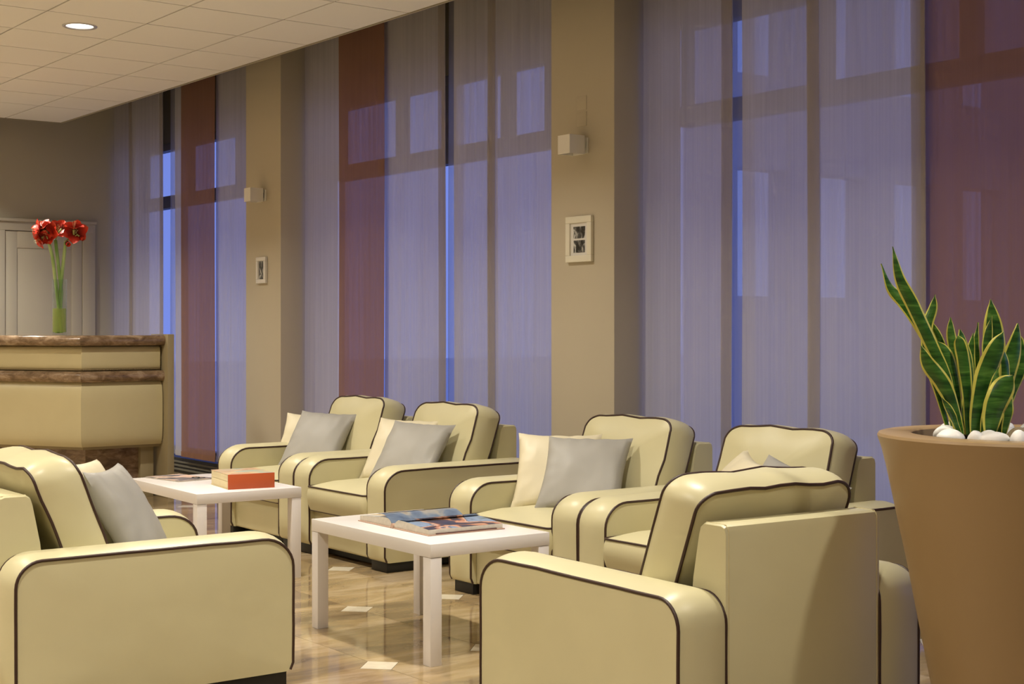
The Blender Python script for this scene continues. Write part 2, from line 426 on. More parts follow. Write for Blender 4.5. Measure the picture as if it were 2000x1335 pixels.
# convectors behind the curtains
def convector(y0, y1, label):
    r = empty('floor_convector', (5.36, (y0+y1)/2, 0), 0, label, 'heater')
    h = (y1-y0)/2
    box_obj('casing', (-.08, .08, -h, h, 0, .13), M['dark_metal'], r, bev=.004)
    for k in range(3):
        box_obj('slat', (-.092, -.080, -h+.02, h-.02, .025+.032*k, .040+.032*k), M['radiator'], r)
    for s in (-.5, .45):
        box_obj('support_post', (-.10, -.075, s*h-.06, s*h+.06, 0, .135), M['radiator'], r, bev=.002)
convector(10.2, 12.9, 'low dark floor convector under the farthest curtained window')
convector(6.5, 9.4, 'low dark floor convector under the middle curtained window, behind chairs')
convector(2.8, 5.7, 'low dark floor convector under the nearest curtained window')

# ------------------------------------------------------------------ curtains
def cur_panel(label, y0, y1, mat, x=XC, fold=.010, hems=(), seed=0, z0=.157, z1=3.72, group=None):
    """y0>y1; hanging flat panel with soft folds; hems: list of 'l','r' doubled side hems"""
    o = new_obj('panel_curtain', None, None, (x, (y0+y1)/2, 0)); tag(o, label, 'curtain', group)
    def surf(a, b, za, zb, dx, m, name):
        bm = bmesh.new(); n = max(3, int((a-b)/.012)); rows = 14; g = []
        for j in range(rows+1):
            z = za+(zb-za)*j/rows; r = []
            for i in range(n+1):
                y = a+(b-a)*i/n
                k = fold*(noise.noise(Vector((y*9+seed*5, z*.15, seed)))+.6*noise.noise(Vector((y*26+seed, z*.12, 3+seed))))*(.5+.5*min(1, (3.72-z)/1.5))
                r.append(bm.verts.new((k+dx, y-(y0+y1)/2+.004*math.sin(z*1.7+seed), z)))
            g.append(r)
        for j in range(rows):
            for i in range(n): bm.faces.new((g[j][i], g[j][i+1], g[j+1][i+1], g[j+1][i]))
        return mesh_obj(name, bm, m, o, smooth=80)
    surf(y0, y1, z0, z1, 0, mat, 'fabric')
    surf(y0, y1, z0, z0+.045, -.004, mat, 'bottom_hem')
    for s in hems:
        if s == 'l': surf(y0, y0-.075, z0, z1, -.005, M['cur_hem'], 'side_hem')
        else: surf(y1+.075, y1, z0, z1, -.005, M['cur_hem'], 'side_hem')
    return o
W_, T_ = M['cur_white'], M['cur_terra']
# bay 1 (far)
cur_panel('narrow ivory sheer panel curtain in the corner by the back wall', 13.17, 12.60, W_, seed=1, hems='')
cur_panel('ivory sheer panel curtain with tan side hems, second from back wall', 12.743, 11.986, W_, x=XC-.03, seed=2, hems='lr')
cur_panel('narrow ivory sheer strip left of the far terracotta curtain', 11.80, 11.55, W_, x=XC, seed=3)
cur_panel('terracotta sheer panel curtain beside the far pillar, nearest the reception counter', 11.617, 10.956, T_, x=XC-.03, seed=4)
cur_panel('ivory sheer panel curtain against the left side of the far pillar', 11.0, 10.11, W_, x=XC, seed=5)
cur_panel('thin voile strip filling a gap in the farthest window curtains', 12.02, 11.74, M['cur_thin'], x=XC+.05, seed=6)
# bay 2
cur_panel('ivory sheer panel curtain directly right of the far pillar', 9.52, 8.94, W_, seed=7)
cur_panel('terracotta sheer panel curtain in the middle window, above the far armchair', 8.982, 8.373, T_, x=XC-.03, seed=8)
cur_panel('ivory sheer panel curtain right of the middle terracotta curtain', 8.42, 7.691, W_, x=XC, seed=9, hems='r', fold=.014)
cur_panel('bluish ivory sheer panel curtain, second from the near pillar', 7.60, 7.13, W_, x=XC, seed=10, fold=.014)
cur_panel('ivory sheer panel curtain directly left of the near pillar with sconce', 7.185, 6.39, W_, x=XC-.03, seed=11, hems='l', fold=.012)
cur_panel('thin voile strip in a gap of the middle window curtains', 7.73, 7.56, M['cur_thin'], x=XC+.05, seed=12)
# bay 3
cur_panel('ivory sheer panel curtain directly right of the near pillar', 5.825, 5.165, W_, seed=13, hems='r', fold=.010)
cur_panel('blue-looking ivory sheer panel curtain second right of the near pillar', 5.10, 4.60, W_, x=XC, seed=14, fold=.010)
cur_panel('wide ivory sheer panel curtain behind the snake plant', 4.649, 3.984, W_, x=XC-.03, seed=15, hems='lr', fold=.004)
cur_panel('dark terracotta sheer panel curtain at the far right behind the planter', 4.03, 3.25, T_, x=XC, seed=16, fold=.003)
cur_panel('thin voile strip in a gap right of the near pillar curtain', 5.22, 5.06, M['cur_thin'], x=XC+.05, seed=17)
cur_panel('ivory sheer panel curtain outside the right of the view', 3.30, 2.70, W_, x=XC-.03, seed=18)

# ------------------------------------------------------------------ downlights
lamp_me = None
def downlight(x, y, label, first):
    o = empty('recessed_downlight', (x, y, ZC), 0, label, 'ceiling lamp', 'recessed downlights in the tiled ceiling')
    bm = bmesh.new(); lathe(bm, [(.080, .001), (.082, -.004), (.098, -.006), (.103, -.003), (.103, 0), (.083, .001)], 40); mesh_obj('trim_ring', bm, M['ring'], o, smooth=50)
    bm = bmesh.new(); lathe(bm, [(0, .006), (.0825, .006)], 32); mesh_obj('diffuser', bm, M['lampglow'], o)
    return o
t = NT('lamp_glow'); t.n.remove(t.b); e = t.add('ShaderNodeEmission'); e.inputs[0].default_value = (1, .95, .86, 1); e.inputs[1].default_value = 6
t.l(e.outputs[0], t.o.inputs[0]); M['lampglow'] = t.m
for x in LAMP_X:
    for y in LAMP_Y:
        vis = (x == 3.226 and abs(y-8.65) < .1)
        lab = 'lit round recessed downlight in the tiled ceiling, upper left' if vis else 'recessed downlight assumed in the ceiling, outside the view'
        downlight(x, y, lab, vis)
        ld = bpy.data.lights.new('downlight_beam', 'AREA'); ld.shape = 'DISK'; ld.size = .15; ld.energy = LAMP_W*(.5 if (x, y) == (3.226, 1.45) else 1); ld.color = WARM; ld.spread = math.radians(125)
        lo = bpy.data.objects.new('downlight_beam', ld); C.objects.link(lo); lo.location = (x, y, ZC-.012)

# ------------------------------------------------------------------ armchairs
W = .95; A = .17; D = .965
def make_chair():
    root = new_obj('armchair', None, None, (0, 0, 0))
    hw = W/2
    prof = rrect(0, D, .05, .515, ((.03, .03), (.12, .10), (.08, .08), (.03, .03)), seg=8, sub=8)   # (y,z)
    msk = lambda a, b: max(0, min(1, (b-.05)/.1))
    for s in (-1, 1):
        xa, xb = (-hw, -hw+A) if s < 0 else (hw-A, hw)
        bm = bmesh.new()
        puffed(bm, prof, xa, xb, lambda a, b, w_: (w_, a, b), crown=.020, puff0=.007, puff1=.007, nb=8, mask=msk)
        arm = mesh_obj('armrest', bm, M['leather'], root, smooth=48)
        for xx in (xa, xb):
            # piping from front bottom, over the top, to rear bottom
            i0 = min(range(len(prof)), key=lambda i: abs(prof[i][0]-D)+abs(prof[i][1]-.08))
            seq = [prof[(i0+k) % len(prof)] for k in range(len(prof))]
            pts = []
            pts.append((xx, D-.012, .055))
            for (a, b) in seq:
                if b < .075 and a > D*.5: continue
                if b < .06: break
                q = noise.noise(Vector((a*7+xx*9, b*7, s)))*.0022
                pts.append((xx, a+q, b+q))
            bm = bmesh.new(); tube(bm, pts, .0052, n=7); mesh_obj('piping', bm, M['piping'], arm, smooth=60)
    # body
    box_obj('base', (-hw+A-.005, hw-A+.005, .03, D-.030, .05, .30), M['leather'], root, bev=.012, seg=3)
    box_obj('plinth', (-hw+.07, hw-.07, .06, D-.10, .006, .06), M['foot'], root)
    # back frame
    bm = bmesh.new()
    prof2 = [(0, .05), (.16, .05), (.150, .42), (.135, .55), (.110, .675), (.103, .695), (.088, .705), (.020, .705), (.006, .700), (0, .684)]
    x0, x1 = -hw+A+.001, hw-A-.001
    L = [[bm.verts.new((x, a, b)) for a, b in prof2] for x in (x0, x0+.006, x1-.006, x1)]
    for vv in (L[0], L[3]):
        for v in vv:
            c = Vector((v.co.x, .07, .4)); dlt = v.co-c; v.co = c+dlt*.985
    n = len(prof2)
    for a, b in zip(L, L[1:]):
        for k in range(n): bm.faces.new((a[k], a[(k+1) % n], b[(k+1) % n], b[k]))
    bm.faces.new(L[0]); bm.faces.new(L[3])
    fr = mesh_obj('back_frame', bm, M['leather'], root, smooth=40)
    for xx in (x0+.010, x1-.010):
        bm = bmesh.new(); tube(bm, [(xx, -.0004, .06), (xx, -.0004, .4), (xx, -.0004, .69), (xx, .010, .7045), (xx, .09, .7055)], .0013, n=5)
        mesh_obj('stitching', bm, M['seam'], fr, smooth=60)
    # seat cushion
    ps = rrect(-hw+A+.004, hw-A-.004, .24, D+.018, ((.03, .03), (.03, .03), (.02, .02), (.02, .02)), seg=5, sub=9)
    bm = bmesh.new()
    puffed(bm, ps, .248, .378, lambda a, b, w_: (a, b+(.0 if b < .6 else -.012*max(0, (.33-w_)/.09)), w_), crown=.012, puff0=0, puff1=.048, nb=6, wob=.003, seed=3)
    sc_ = mesh_obj('seat_cushion', bm, M['leather'], root, smooth=48)
    for z, off in ((.378, 0), (.248, -.012)):
        pts = [(a, b+(off if b > .6 else 0)+.001, z) for a, b in ps if b > .42]
        pts.sort(key=lambda p: math.atan2(p[1]-.42, p[0]))
        bm = bmesh.new(); tube(bm, pts, .0045 if z > .3 else .003, n=7); mesh_obj('piping', bm, M['piping'], sc_, smooth=60)
    # back cushion, tilted
    th = math.radians(21.5); ct, st = math.cos(th), math.sin(th)
    # plane: b along slope from seat; w = depth ; origin at rear-bottom (y=.248,z=.40)
    pb = rrect(-hw+A-.002, hw-A+.002, -.02, .402, ((.03, .03), (.070, .060), (.070, .060), (.03, .03)), seg=8, sub=8)
    pb = [(a, b+(.010*math.cos(a*5.0) if b > .3 else 0)+.0025*math.sin(a*31)*(b > .34)) for a, b in pb]
    def fm(a, b, w_): return (a, .250+w_*ct-b*st, .405+w_*st*.62+b*ct)
    bm = bmesh.new()
    puffed(bm, pb, 0, .155, fm, crown=.016, puff0=.012, puff1=.030, nb=8, wob=.007, seed=9)
    bc = mesh_obj('back_cushion', bm, M['leather'], root, smooth=48)
    for w_ in (0, .155):
        pts = []
        for a, b in pb:
            p = Vector(fm(a, b, w_)); q = Vector(p)*6+Vector((9, 6.3, 0)); s = noise.noise(q)*.007+noise.noise(Vector(p)*22+Vector((9, 3, 9)))*.007*.35
            pts.append(p+Vector((s, s*.6, s)))
        bm = bmesh.new(); tube(bm, pts, .0052, closed=True, n=7); mesh_obj('piping', bm, M['piping'], bc, smooth=60)
    # feet
    for sx in (-1, 1):
        for y0, y1 in ((.03, .30), (D-.32, D-.020)):
            xa, xb = sorted((sx*(hw-.012), sx*(hw-A+.010)))
            box_obj('leg', (xa, xb, y0, y1, 0, .054), M['foot'], root, bev=.002)
    return root
chair0 = make_chair()
# (x,y) = centre of the rear face, rz so that +y local = facing
chairs = [
    (4.905, 7.764, PI/2, 'cream armchair by the far pillar, farthest in the window row'),
    (4.905, 6.803, PI/2, 'cream armchair of the far window pair, right one with its arm side exposed'),
    (4.905, 5.270, PI/2, 'cream armchair below the near pillar, left one of the near pair by the window'),
    (4.905, 4.308, PI/2, 'cream armchair in the window row nearest the planter, half hidden behind another armchair'),
    (1.497, 4.555+W/2, -PI/2, 'cream armchair in the left foreground facing the windows, seen from its side'),
    (2.697+.475*math.cos(-.0475), 2.860+.475*math.sin(-.0475), -.0475, 'cream armchair in the right foreground with its back to the camera, beside the planter'),
]
for i, (x, y, rz, lab) in enumerate(chairs):
    o = chair0 if i == 0 else copy_tree(chair0)
    o.location = (x, y, 0); o.rotation_euler = (0, 0, rz); tag(o, lab, 'armchair', 'cream leather armchairs with dark piping')

# ------------------------------------------------------------------ pillows
def pillow_mesh(S, T, seed):
    bm = bmesh.new(); n = 26; g = {}
    for side in (1, -1):
        for i in range(n+1):
            for j in range(n+1):
                u = -1+2*i/n; v = -1+2*j/n
                if side < 0 and (i in (0, n) or j in (0, n)): g[(side, i, j)] = g[(1, i, j)]; continue
                e = max(0, (1-u**2)*(1-v**2))
                x = S/2*u*(1-.085*(1-v*v)*abs(u)**2); y = S/2*v*(1-.085*(1-u*u)*abs(v)**2)
                z = side*T/2*(e**.42)
                fold = noise.noise(Vector((x*9+seed, y*6, seed)))*.012*e**.5+.004*(1-e)**2*e**.3*math.sin(7*math.atan2(abs(v), abs(u)+.02)*2+seed)+noise.noise(Vector((x*28+seed, y*9, seed*2)))*.007*(1-e)*(e > 0)
                g[(side, i, j)] = bm.verts.new((x, y, z+side*fold*(1 if e else 0)))
    for side in (1, -1):
        for i in range(n):
            for j in range(n):
                q = [g[(side, i, j)], g[(side, i+1, j)], g[(side, i+1, j+1)], g[(side, i, j+1)]]
                try: bm.faces.new(q if side > 0 else q[::-1])
                except ValueError: pass
    return bm
def pillow(x, y, z, az, tilt, roll, mat, label, group, seed, S=.41, T=.125):
    """az = azimuth (deg) the face looks to, tilt back from vertical (deg), roll in plane"""
    o = mesh_obj('pillow', pillow_mesh(S, T, seed), mat, None, smooth=70)
    a = math.radians(az); ti = math.radians(tilt)
    nrm = Vector((math.cos(a)*math.cos(ti), math.sin(a)*math.cos(ti), math.sin(ti)))
    right = Vector((-math.sin(a), math.cos(a), 0)); up = nrm.cross(right)
    r = math.radians(roll)
    R2 = right*math.cos(r)+up*math.sin(r); U2 = up*math.cos(r)-right*math.sin(r)
    o.matrix_world = Matrix(((R2.x, U2.x, nrm.x, x), (R2.y, U2.y, nrm.y, y), (R2.z, U2.z, nrm.z, z), (0, 0, 0, 1)))
    tag(o, label, 'pillow', group); return o
CG, GG = 'cream throw pillows on the armchairs', 'grey throw pillows on the armchairs'
G_, K_ = M['grey_pillow'], M['cream_pillow']
pillow(4.40, 7.83, .565, 208, 38, -2, G_, 'grey satin pillow on the farthest armchair of the window row', GG, 1)
pillow(4.46, 8.06, .530, 212, 30, 0, K_, 'cream pillow behind the grey one on the farthest armchair', CG, 2)
pillow(4.36, 6.73, .560, 203, 38, -2, G_, 'grey satin pillow with folded top on the right armchair of the far pair', GG, 3)
pillow(4.43, 6.95, .558, 206, 34, -1, K_, 'cream pillow behind the grey one on the right armchair of the far pair', CG, 4)
pillow(4.34, 5.235, .568, 215, 38, 0, G_, 'grey satin pillow on the armchair below the near pillar', GG, 5)
pillow(4.36, 5.46, .562, 222, 33, 0, K_, 'cream pillow behind the grey one on the armchair below the near pillar', CG, 6)
pillow(4.31, 4.29, .553, 148, 38, -6, K_, 'cream pillow peeking out on the armchair nearest the planter', CG, 7)
pillow(4.29, 3.97, .535, 200, 42, -20, G_, 'grey pillow corner peeking out on the armchair nearest the planter', GG, 8)
pillow(2.045, 5.00, .570, -38, 30, -1, G_, 'light grey pillow leaning in the left foreground armchair', GG, 9)
pillow(1.98, 5.16, .580, -45, 28, -4, K_, 'cream pillow tip behind the grey one in the left foreground armchair', CG, 10)

# ------------------------------------------------------------------ coffee tables
def make_table():
    r = new_obj('coffee_table', None)
    box_obj('tabletop', (0, .553, 0, .903, .40, .45), M['white_lacquer'], r, bev=.0015)
    for sx in (0, 1):
        for sy in (0, 1):
            x = .0015 if sx == 0 else .5515-.05; y = .0015 if sy == 0 else .9015-.05
            box_obj('leg', (x, x+.05, y, y+.05, 0, .3985), M['white_lacquer'], r, bev=.001)
    return r
tb = make_table(); tb.location = (2.988, 4.484, 0); tb.rotation_euler = (0, 0, -.009)
tag(tb, 'white square-legged coffee table holding the open art book, nearer of two', 'coffee table', 'white coffee tables')
t2 = copy_tree(tb); t2.location = (2.999, 6.506, 0); t2.rotation_euler = (0, 0, -.035)
tag(t2, 'white square-legged coffee table under the orange boxed book, farther of two', 'coffee table', 'white coffee tables')

# ---- printed pages (abstract blobs in the colours of the plates)
def print_mat(name, stops, scale=7, dist=1.2, rough=.3, seed=0, stretch=(1, 1, 1)):
    t = NT(name); v = t.coords('Object', stretch)
    mp = t.add('ShaderNodeMapping'); mp.inputs['Location'].default_value = (seed, seed*.3, 0); t.l(v, mp.inputs[0])
    f = t.noise(mp.outputs[0], scale, 3, .5, dist)
    t.l(t.ramp(f, stops), t.b.inputs['Base Color']); t.b.inputs['Roughness'].default_value = rough; return t.m
M['plate'] = print_mat('colour_plate', [(.30, (.03, .035, .05)), (.41, (.08, .05, .04)), (.45, (.50, .22, .10)), (.51, (.62, .42, .30)), (.54, (.10, .11, .13)), (.57, (.22, .30, .42)), (.64, (.26, .34, .46)), (.70, (.11, .14, .06))], 6.0, .9, .25, 4.2)
M['plate2'] = print_mat('colour_plate_left', [(.35, (.16, .22, .34)), (.5, (.30, .38, .50)), (.58, (.62, .58, .50)), (.66, (.40, .25, .10))], 6, .8, .25, 9)
M['paper'] = simple('page_edges', (.62, .57, .48), .7, var=(60, .08))
M['book_cover'] = simple('book_cover', (.50, .33, .24), .5)
M['orange'] = simple('orange_spine', (.52, .095, .022), .5, var=(3, .04))
M['cream_pages'] = simple('cream_pages', (.76, .66, .40), .65, var=(14, .05))
M['cover_print'] = print_mat('cover_print', [(.35, (.20, .36, .36)), (.46, (.55, .45, .28)), (.55, (.62, .40, .20)), (.63, (.35, .20, .16)), (.7, (.60, .55, .40))], 7, .5, .35, 3, (1, 3, 1))
M['mag'] = print_mat('magazine_cover', [(.33, (.05, .05, .05)), (.44, (.28, .24, .22)), (.50, (.62, .46, .36)), (.70, (.66, .42, .30))], 7, 1.0, .3, 1.5)
M['ink'] = simple('black_ink', (.02, .02, .02), .5)
M['dark_print'] = simple('dark_print', (.10, .025, .02), .45, var=(40, .5))

# open book: spine along +X, pages arching
bk = empty('open_art_book', (3.285, 4.932, .4502), -.03, 'open art book with colour plates on the nearer white table', 'book')
def page_block(sgn, name, mats):
    bm = bmesh.new(); n = 14; Wd = .262; L0, L1 = -.172, .172
    def h(u):
        return .006+.026*(1-(1-min(1, u/.16))**2) - .014*max(0, (u-.25)/.75)**1.3 if u > 0 else .005
    rows = []
    for i in range(n+1):
        u = i/n; y = sgn*(.004+Wd*u); rows.append([bm.verts.new((L0, y, .0045)), bm.verts.new((L0, y, .0045+h(u))), bm.verts.new((L1, y, .0045+h(u))), bm.verts.new((L1, y, .0045))])
    for a, b in zip(rows, rows[1:]):
        for k, mi in ((0, 1), (1, 0), (2, 1)):
            f = bm.faces.new((a[k], a[k+1], b[k+1], b[k])); f.material_index = mi
        f = bm.faces.new((a[3], a[0], b[0], b[3])); f.material_index = 1
    for r_ in (rows[0], rows[-1]):
        f = bm.faces.new(r_); f.material_index = 1
    return mesh_obj(name, bm, mats, bk, smooth=30)
page_block(-1, 'page_block', [M['plate'], M['paper']]); page_block(1, 'page_block', [M['plate2'], M['paper']])
for s in (-1, 1):
    bm = bmesh.new(); a, b = (.012, .274) if s > 0 else (-.274, -.012); box(bm, -.178, .178, a, b, 0, .004, bev=.001); mesh_obj('cover', bm, M['book_cover'], bk)
    # lifted loose page near the gutter
    bm = bmesh.new(); pr = []
    for i in range(9):
        u = i/8; y = s*(.006+.10*u+(.02 if s > 0 else 0)*u); z = .012+.028*math.sin(min(1, u*1.15)*PI*.62)+(.008 if s > 0 else .001)
        pr.append((y, z))
    vs = [[bm.verts.new((x, y, z)) for x in (-.1715, .1715)] for y, z in pr]
    for a_, b_ in zip(vs, vs[1:]): bm.faces.new((a_[0], a_[1], b_[1], b_[0]))
    bmesh.ops.solidify(bm, geom=bm.faces[:], thickness=.0012)
    mesh_obj('loose_page', bm, M['plate2'] if s > 0 else M['plate'], bk, smooth=60)
bm = bmesh.new(); tube(bm, [(-.178, 0, .010), (.178, 0, .010)], .010, n=10); mesh_obj('spine', bm, M['book_cover'], bk, smooth=40)
bm = bmesh.new(); box(bm, -.14, .14, -.2725, -.2665, .0042, .0075); mesh_obj('jacket_print', bm, M['dark_print'], bk)

# orange boxed book
ob = empty('boxed_book', (3.205, 6.597, .4502), -.150, 'thick book set with orange spine and cream page edges on the farther table', 'book')
bw, bd, bh = .238, .288, .074
box_obj('case_bottom', (0, bw, 0, bd, 0, .003), M['cream_pages'], ob)
box_obj('case_spine', (0, bw, -.004, .004, 0, bh), M['orange'], ob, bev=.001)
box_obj('page_block', (.003, bw-.003, .004, bd-.002, .003, .038), M['cream_pages'], ob, bev=.001)
box_obj('page_block', (.003, bw-.003, .004, bd-.002, .0395, .071), M['cream_pages'], ob, bev=.001)
box_obj('top_cover', (0, bw, .003, bd, .0712, bh), M['cover_print'], ob, bev=.0008)
# magazine
mg = empty('magazine', (3.24, 7.245, .4502), .17, 'flat magazine with pinkish cover beside the orange boxed book', 'magazine')
box_obj('pages', (-.105, .105, -.155, .155, 0, .005), M['paper'], mg); box_obj('cover', (-.107, .107, -.157, .157, .005, .0062), M['mag'], mg)
bm = bmesh.new()
for k in range(2): tube(bm, [(.055+.022*math.cos(a_/8*2*PI), -.12+.05*k+.018*math.sin(a_/8*2*PI), .0066) for a_ in range(8)], .0022, closed=True, n=5)
mesh_obj('title_print', bm, M['ink'], mg)

# ------------------------------------------------------------------ sconces, pictures, cover plates
def sconce(y, z, label):
    o = empty('wall_sconce', (XP, y, z), 0, label, 'wall lamp', 'white cube wall sconces')
    box_obj('mount_plate', (-.012, -.0005, -.045, .045, -.042, .042), M['white_plastic'], o, bev=.001)
    box_obj('bracket', (-.035, -.012, -.02, .02, -.02, .02), M['dark_metal'], o)
    bm = bmesh.new()
    for d in ((-.135, -.129, -.05, .05, -.05, .05), (-.036, -.030, -.05, .05, -.05, .05), (-.129, -.036, -.05, -.044, -.05, .05), (-.129, -.036, .044, .05, -.05, .05)): box(bm, *d)
    mesh_obj('cube_shade', bm, M['white_plastic'], o)
    bm = bmesh.new(); lathe(bm, [(0, -.03), (.012, -.03), (.014, .02), (.012, .03), (0, .03)], 12, cx=-.082); mesh_obj('bulb', bm, M['ring'], o, smooth=50)
    return o
sconce(6.095, 2.222, 'white cube wall sconce on the near pillar, above the double picture frame')
sconce(9.800, 2.222, 'white cube wall sconce on the far pillar, above the small picture frame')
def bw_photo(seed):
    return print_mat('photo_print_%d' % seed, [(.38, (.01, .01, .01)), (.47, (.06, .06, .06)), (.54, (.25, .25, .24)), (.62, (.62, .62, .60))], 32, .6, .35, seed*3.7, (1, 1, .7))
def picture(y, z, wy, hz, fr, photos, label, mat):
    o = empty('picture_frame', (XP, y, z), 0, label, 'picture')
    bm = bmesh.new(); a, b = wy/2, hz/2
    for d in ((-.022, -.001, -a, a, b-fr, b), (-.022, -.001, -a, a, -b, -b+fr), (-.022, -.001, -a, -a+fr, -b+fr, b-fr), (-.022, -.001, a-fr, a, -b+fr, b-fr)): box(bm, *d, bev=.003)
    mesh_obj('frame', bm, mat, o, smooth=35)
    box_obj('mount_board', (-.012, -.004, -a+fr, a-fr, -b+fr, b-fr), M['mount'], o)
    for k, (z0, z1, ww) in enumerate(photos): box_obj('photo', (-.0128, -.0118, -ww, ww, z0, z1), bw_photo(k+1+int(y)), o)
    return o
M['mount'] = simple('mount_board', (.74, .72, .68), .6)
M['ivory_frame'] = simple('ivory_frame', (.80, .76, .63), .4); M['white_frame'] = simple('white_frame', (.74, .71, .66), .4)
picture(6.114, 1.722, .217, .247, .036, [(.004, .068, .050), (-.073, -.006, .048)], 'ivory framed pair of black and white photos on the near pillar', M['ivory_frame'])
picture(9.812, 1.670, .150, .195, .030, [(-.066, .066, .040)], 'small white framed black and white photo on the far pillar', M['white_frame'])
for z in (2.455, 2.368):
    tag(box_obj('cover_plate', (XP-.0025, XP-.0005, 6.065, 6.150, z-.038, z+.038), M['wall'], bev=.0008), 'blank beige cover plate, %s of two above the near pillar sconce' % ('upper' if z > 2.4 else 'lower'), 'cover plate', 'blank cover plates on the near pillar')

# ------------------------------------------------------------------ reception counter
ct = empty('reception_counter', (3.819, 10.198, 0), 0, 'olive upholstered reception counter with brown marble top and mid rail', 'counter')
P0 = Vector((.615, 0)); P1 = Vector((0, 0)); P2 = Vector((-.95, 1.62))
def sweep(profile, name, mats, seg, smooth=40, end0=0, end1=0, closed=True):
    """profile: (outward offset, z). seg 0 = right stretch P0-P1, 1 = left stretch P1-P2"""
    d01 = (P0-P1).normalized(); d12 = (P2-P1).normalized()
    n0 = Vector((0, -1)); n1 = Vector((-d12.y, d12.x));
    if n1.dot(Vector((-.6, -.8))) < 0: n1 = -n1
    mit = (n0+n1); mit = mit/mit.dot(n0)
    A_, B_ = (P0+d01*end0, n0) , (P1, mit)
    if seg == 1: A_, B_ = (P1, mit), (P2, n1)
    bm = bmesh.new()
    ra = [bm.verts.new((A_[0].x+A_[1].x*o, A_[0].y+A_[1].y*o, z)) for o, z in profile]
    rb = [bm.verts.new((B_[0].x+B_[1].x*o, B_[0].y+B_[1].y*o, z)) for o, z in profile]
    n = len(profile)
    for k in range(n if closed else n-1): bm.faces.new((ra[k], ra[(k+1) % n], rb[(k+1) % n], rb[k]))
    bm.faces.new(ra); bm.faces.new(rb)
    return mesh_obj(name, bm, mats, ct, smooth=smooth)
def arc(cx, cz, r, a0, a1, n=8, rz=None):
    rz = rz or r
    return [(cx+r*math.cos(math.radians(a0+(a1-a0)*i/n)), cz+rz*math.sin(math.radians(a0+(a1-a0)*i/n))) for i in range(n+1)]
def padded(z0, z1, off, puff=.028):
    h = (z1-z0); pts = [(off-.03, z0)]
    for i in range(17):
        t_ = i/16; e = (1-abs(2*t_-1)**5)**.8; pts.append((off+puff*e, z0+h*t_))
    pts.append((off-.03, z1)); return pts
for s in (0, 1):
    sweep([(-.40, 1.115), (-.40, 1.190), (.02, 1.190)]+arc(.03, 1.1525, .037, 90, -90, 8)+[(.02, 1.1155)], 'marble_top', M['counter_marble'], s, end0=.02)
    sweep(arc(.012, .893, .040, 90, -90, 10)+[(-.03, .853), (-.03, .933)], 'marble_rail', M['counter_marble'], s, end0=0)
    sweep(padded(.938, 1.112, -.010, .022), 'upper_leather_panel', M['counter_leather'], s, smooth=50, end0=-.03)
    sweep(padded(.392, .852, .0, .034), 'lower_leather_panel', M['counter_leather'], s, smooth=50, end0=-.02)
    sweep([(-.40, .37), (-.40, 1.115), (-.035, 1.115), (-.035, .37)], 'carcass', M['counter_body'], s, end0=-.005)
    sweep([(-.40, 0), (-.40, .37), (-.13, .37), (-.13, 0)], 'marble_plinth', M['counter_marble'], s, end0=-.14)
box_obj('support_leg', (.475, .575, .085, .18, 0, .372), M['counter_body'], ct, bev=.002)
box_obj('end_post', (.604, .654, -.105, .20, 0, 1.197), M['counter_body'], ct, bev=.002)
# nail rows
bm = bmesh.new()
d12 = (P2-P1).normalized(); n1 = Vector((-d12.y, d12.x)); n1 = n1 if n1.dot(Vector((-.6, -.8))) > 0 else -n1
def nail(p, z, off, nrm):
    q = Vector((p.x+nrm.x*off, p.y+nrm.y*off, z)); bmesh.ops.create_icosphere(bm, subdivisions=1, radius=.0042, matrix=Matrix.Translation(q))
for k in range(int(.58/.011)): nail(P1+Vector((1, 0))*(.006+k*.011), .944, .012, Vector((0, -1)))
for k in range(int(1.2/.011)): nail(P1+d12*(.006+k*.011), .944, .012, n1)
for k in range(38): nail(P1+Vector((.598, 0)), .40+k*.012, .014, Vector((0, -1)))
for k in range(14): nail(P1+Vector((.588, 0)), .945+k*.012, .004, Vector((0, -1)))
nl = mesh_obj('nailhead_trim', bm, M['nail'], ct); nl['kind'] = 'stuff'

# ------------------------------------------------------------------ vase with amaryllis (local frame turned to face the seating)
FA = -YAW
vz = empty('glass_vase', (3.823, 10.66, 1.1905), FA, 'tall clear cylinder vase half filled with greenish water on the counter', 'vase')
bm = bmesh.new(); lathe(bm, [(0, 0), (.050, 0), (.052, .004), (.052, .41), (.0495, .41), (.0495, .020), (0, .018)], 40); mesh_obj('glass_body', bm, M['vase_glass'], vz, smooth=40)
bm = bmesh.new(); lathe(bm, [(0, .021), (.0490, .022), (.0490, .196), (0, .196)], 40); mesh_obj('water', bm, M['water'], vz, smooth=40)
t = NT('stem_green'); v = t.coords('Object', (1, 1, .25)); f = t.noise(v, 18, 3)
t.l(t.ramp(f, [(.35, (.17, .34, .06)), (.65, (.42, .58, .24))]), t.b.inputs['Base Color']); t.b.inputs['Roughness'].default_value = .4; t.b.inputs['Subsurface Weight'].default_value = .15; M['stem'] = t.m
t = NT('petal_red'); uvn = t.add('ShaderNodeUVMap'); sx_ = t.add('ShaderNodeSeparateXYZ'); t.l(uvn.outputs[0], sx_.inputs[0])
t.l(t.ramp(sx_.outputs['Y'], [(0, (.10, .10, .02)), (.12, (.16, .010, .006)), (.45, (.38, .016, .008)), (.85, (.72, .045, .016)), (1, (.80, .12, .05))]), t.b.inputs['Base Color'])
t.b.inputs['Roughness'].default_value = .42; t.b.inputs['Subsurface Weight'].default_value = 0; M['petal'] = t.m
M['stamen'] = simple('stamen', (.70, .60, .30), .5); M['bud'] = simple('bud_green', (.40, .45, .16), .5)
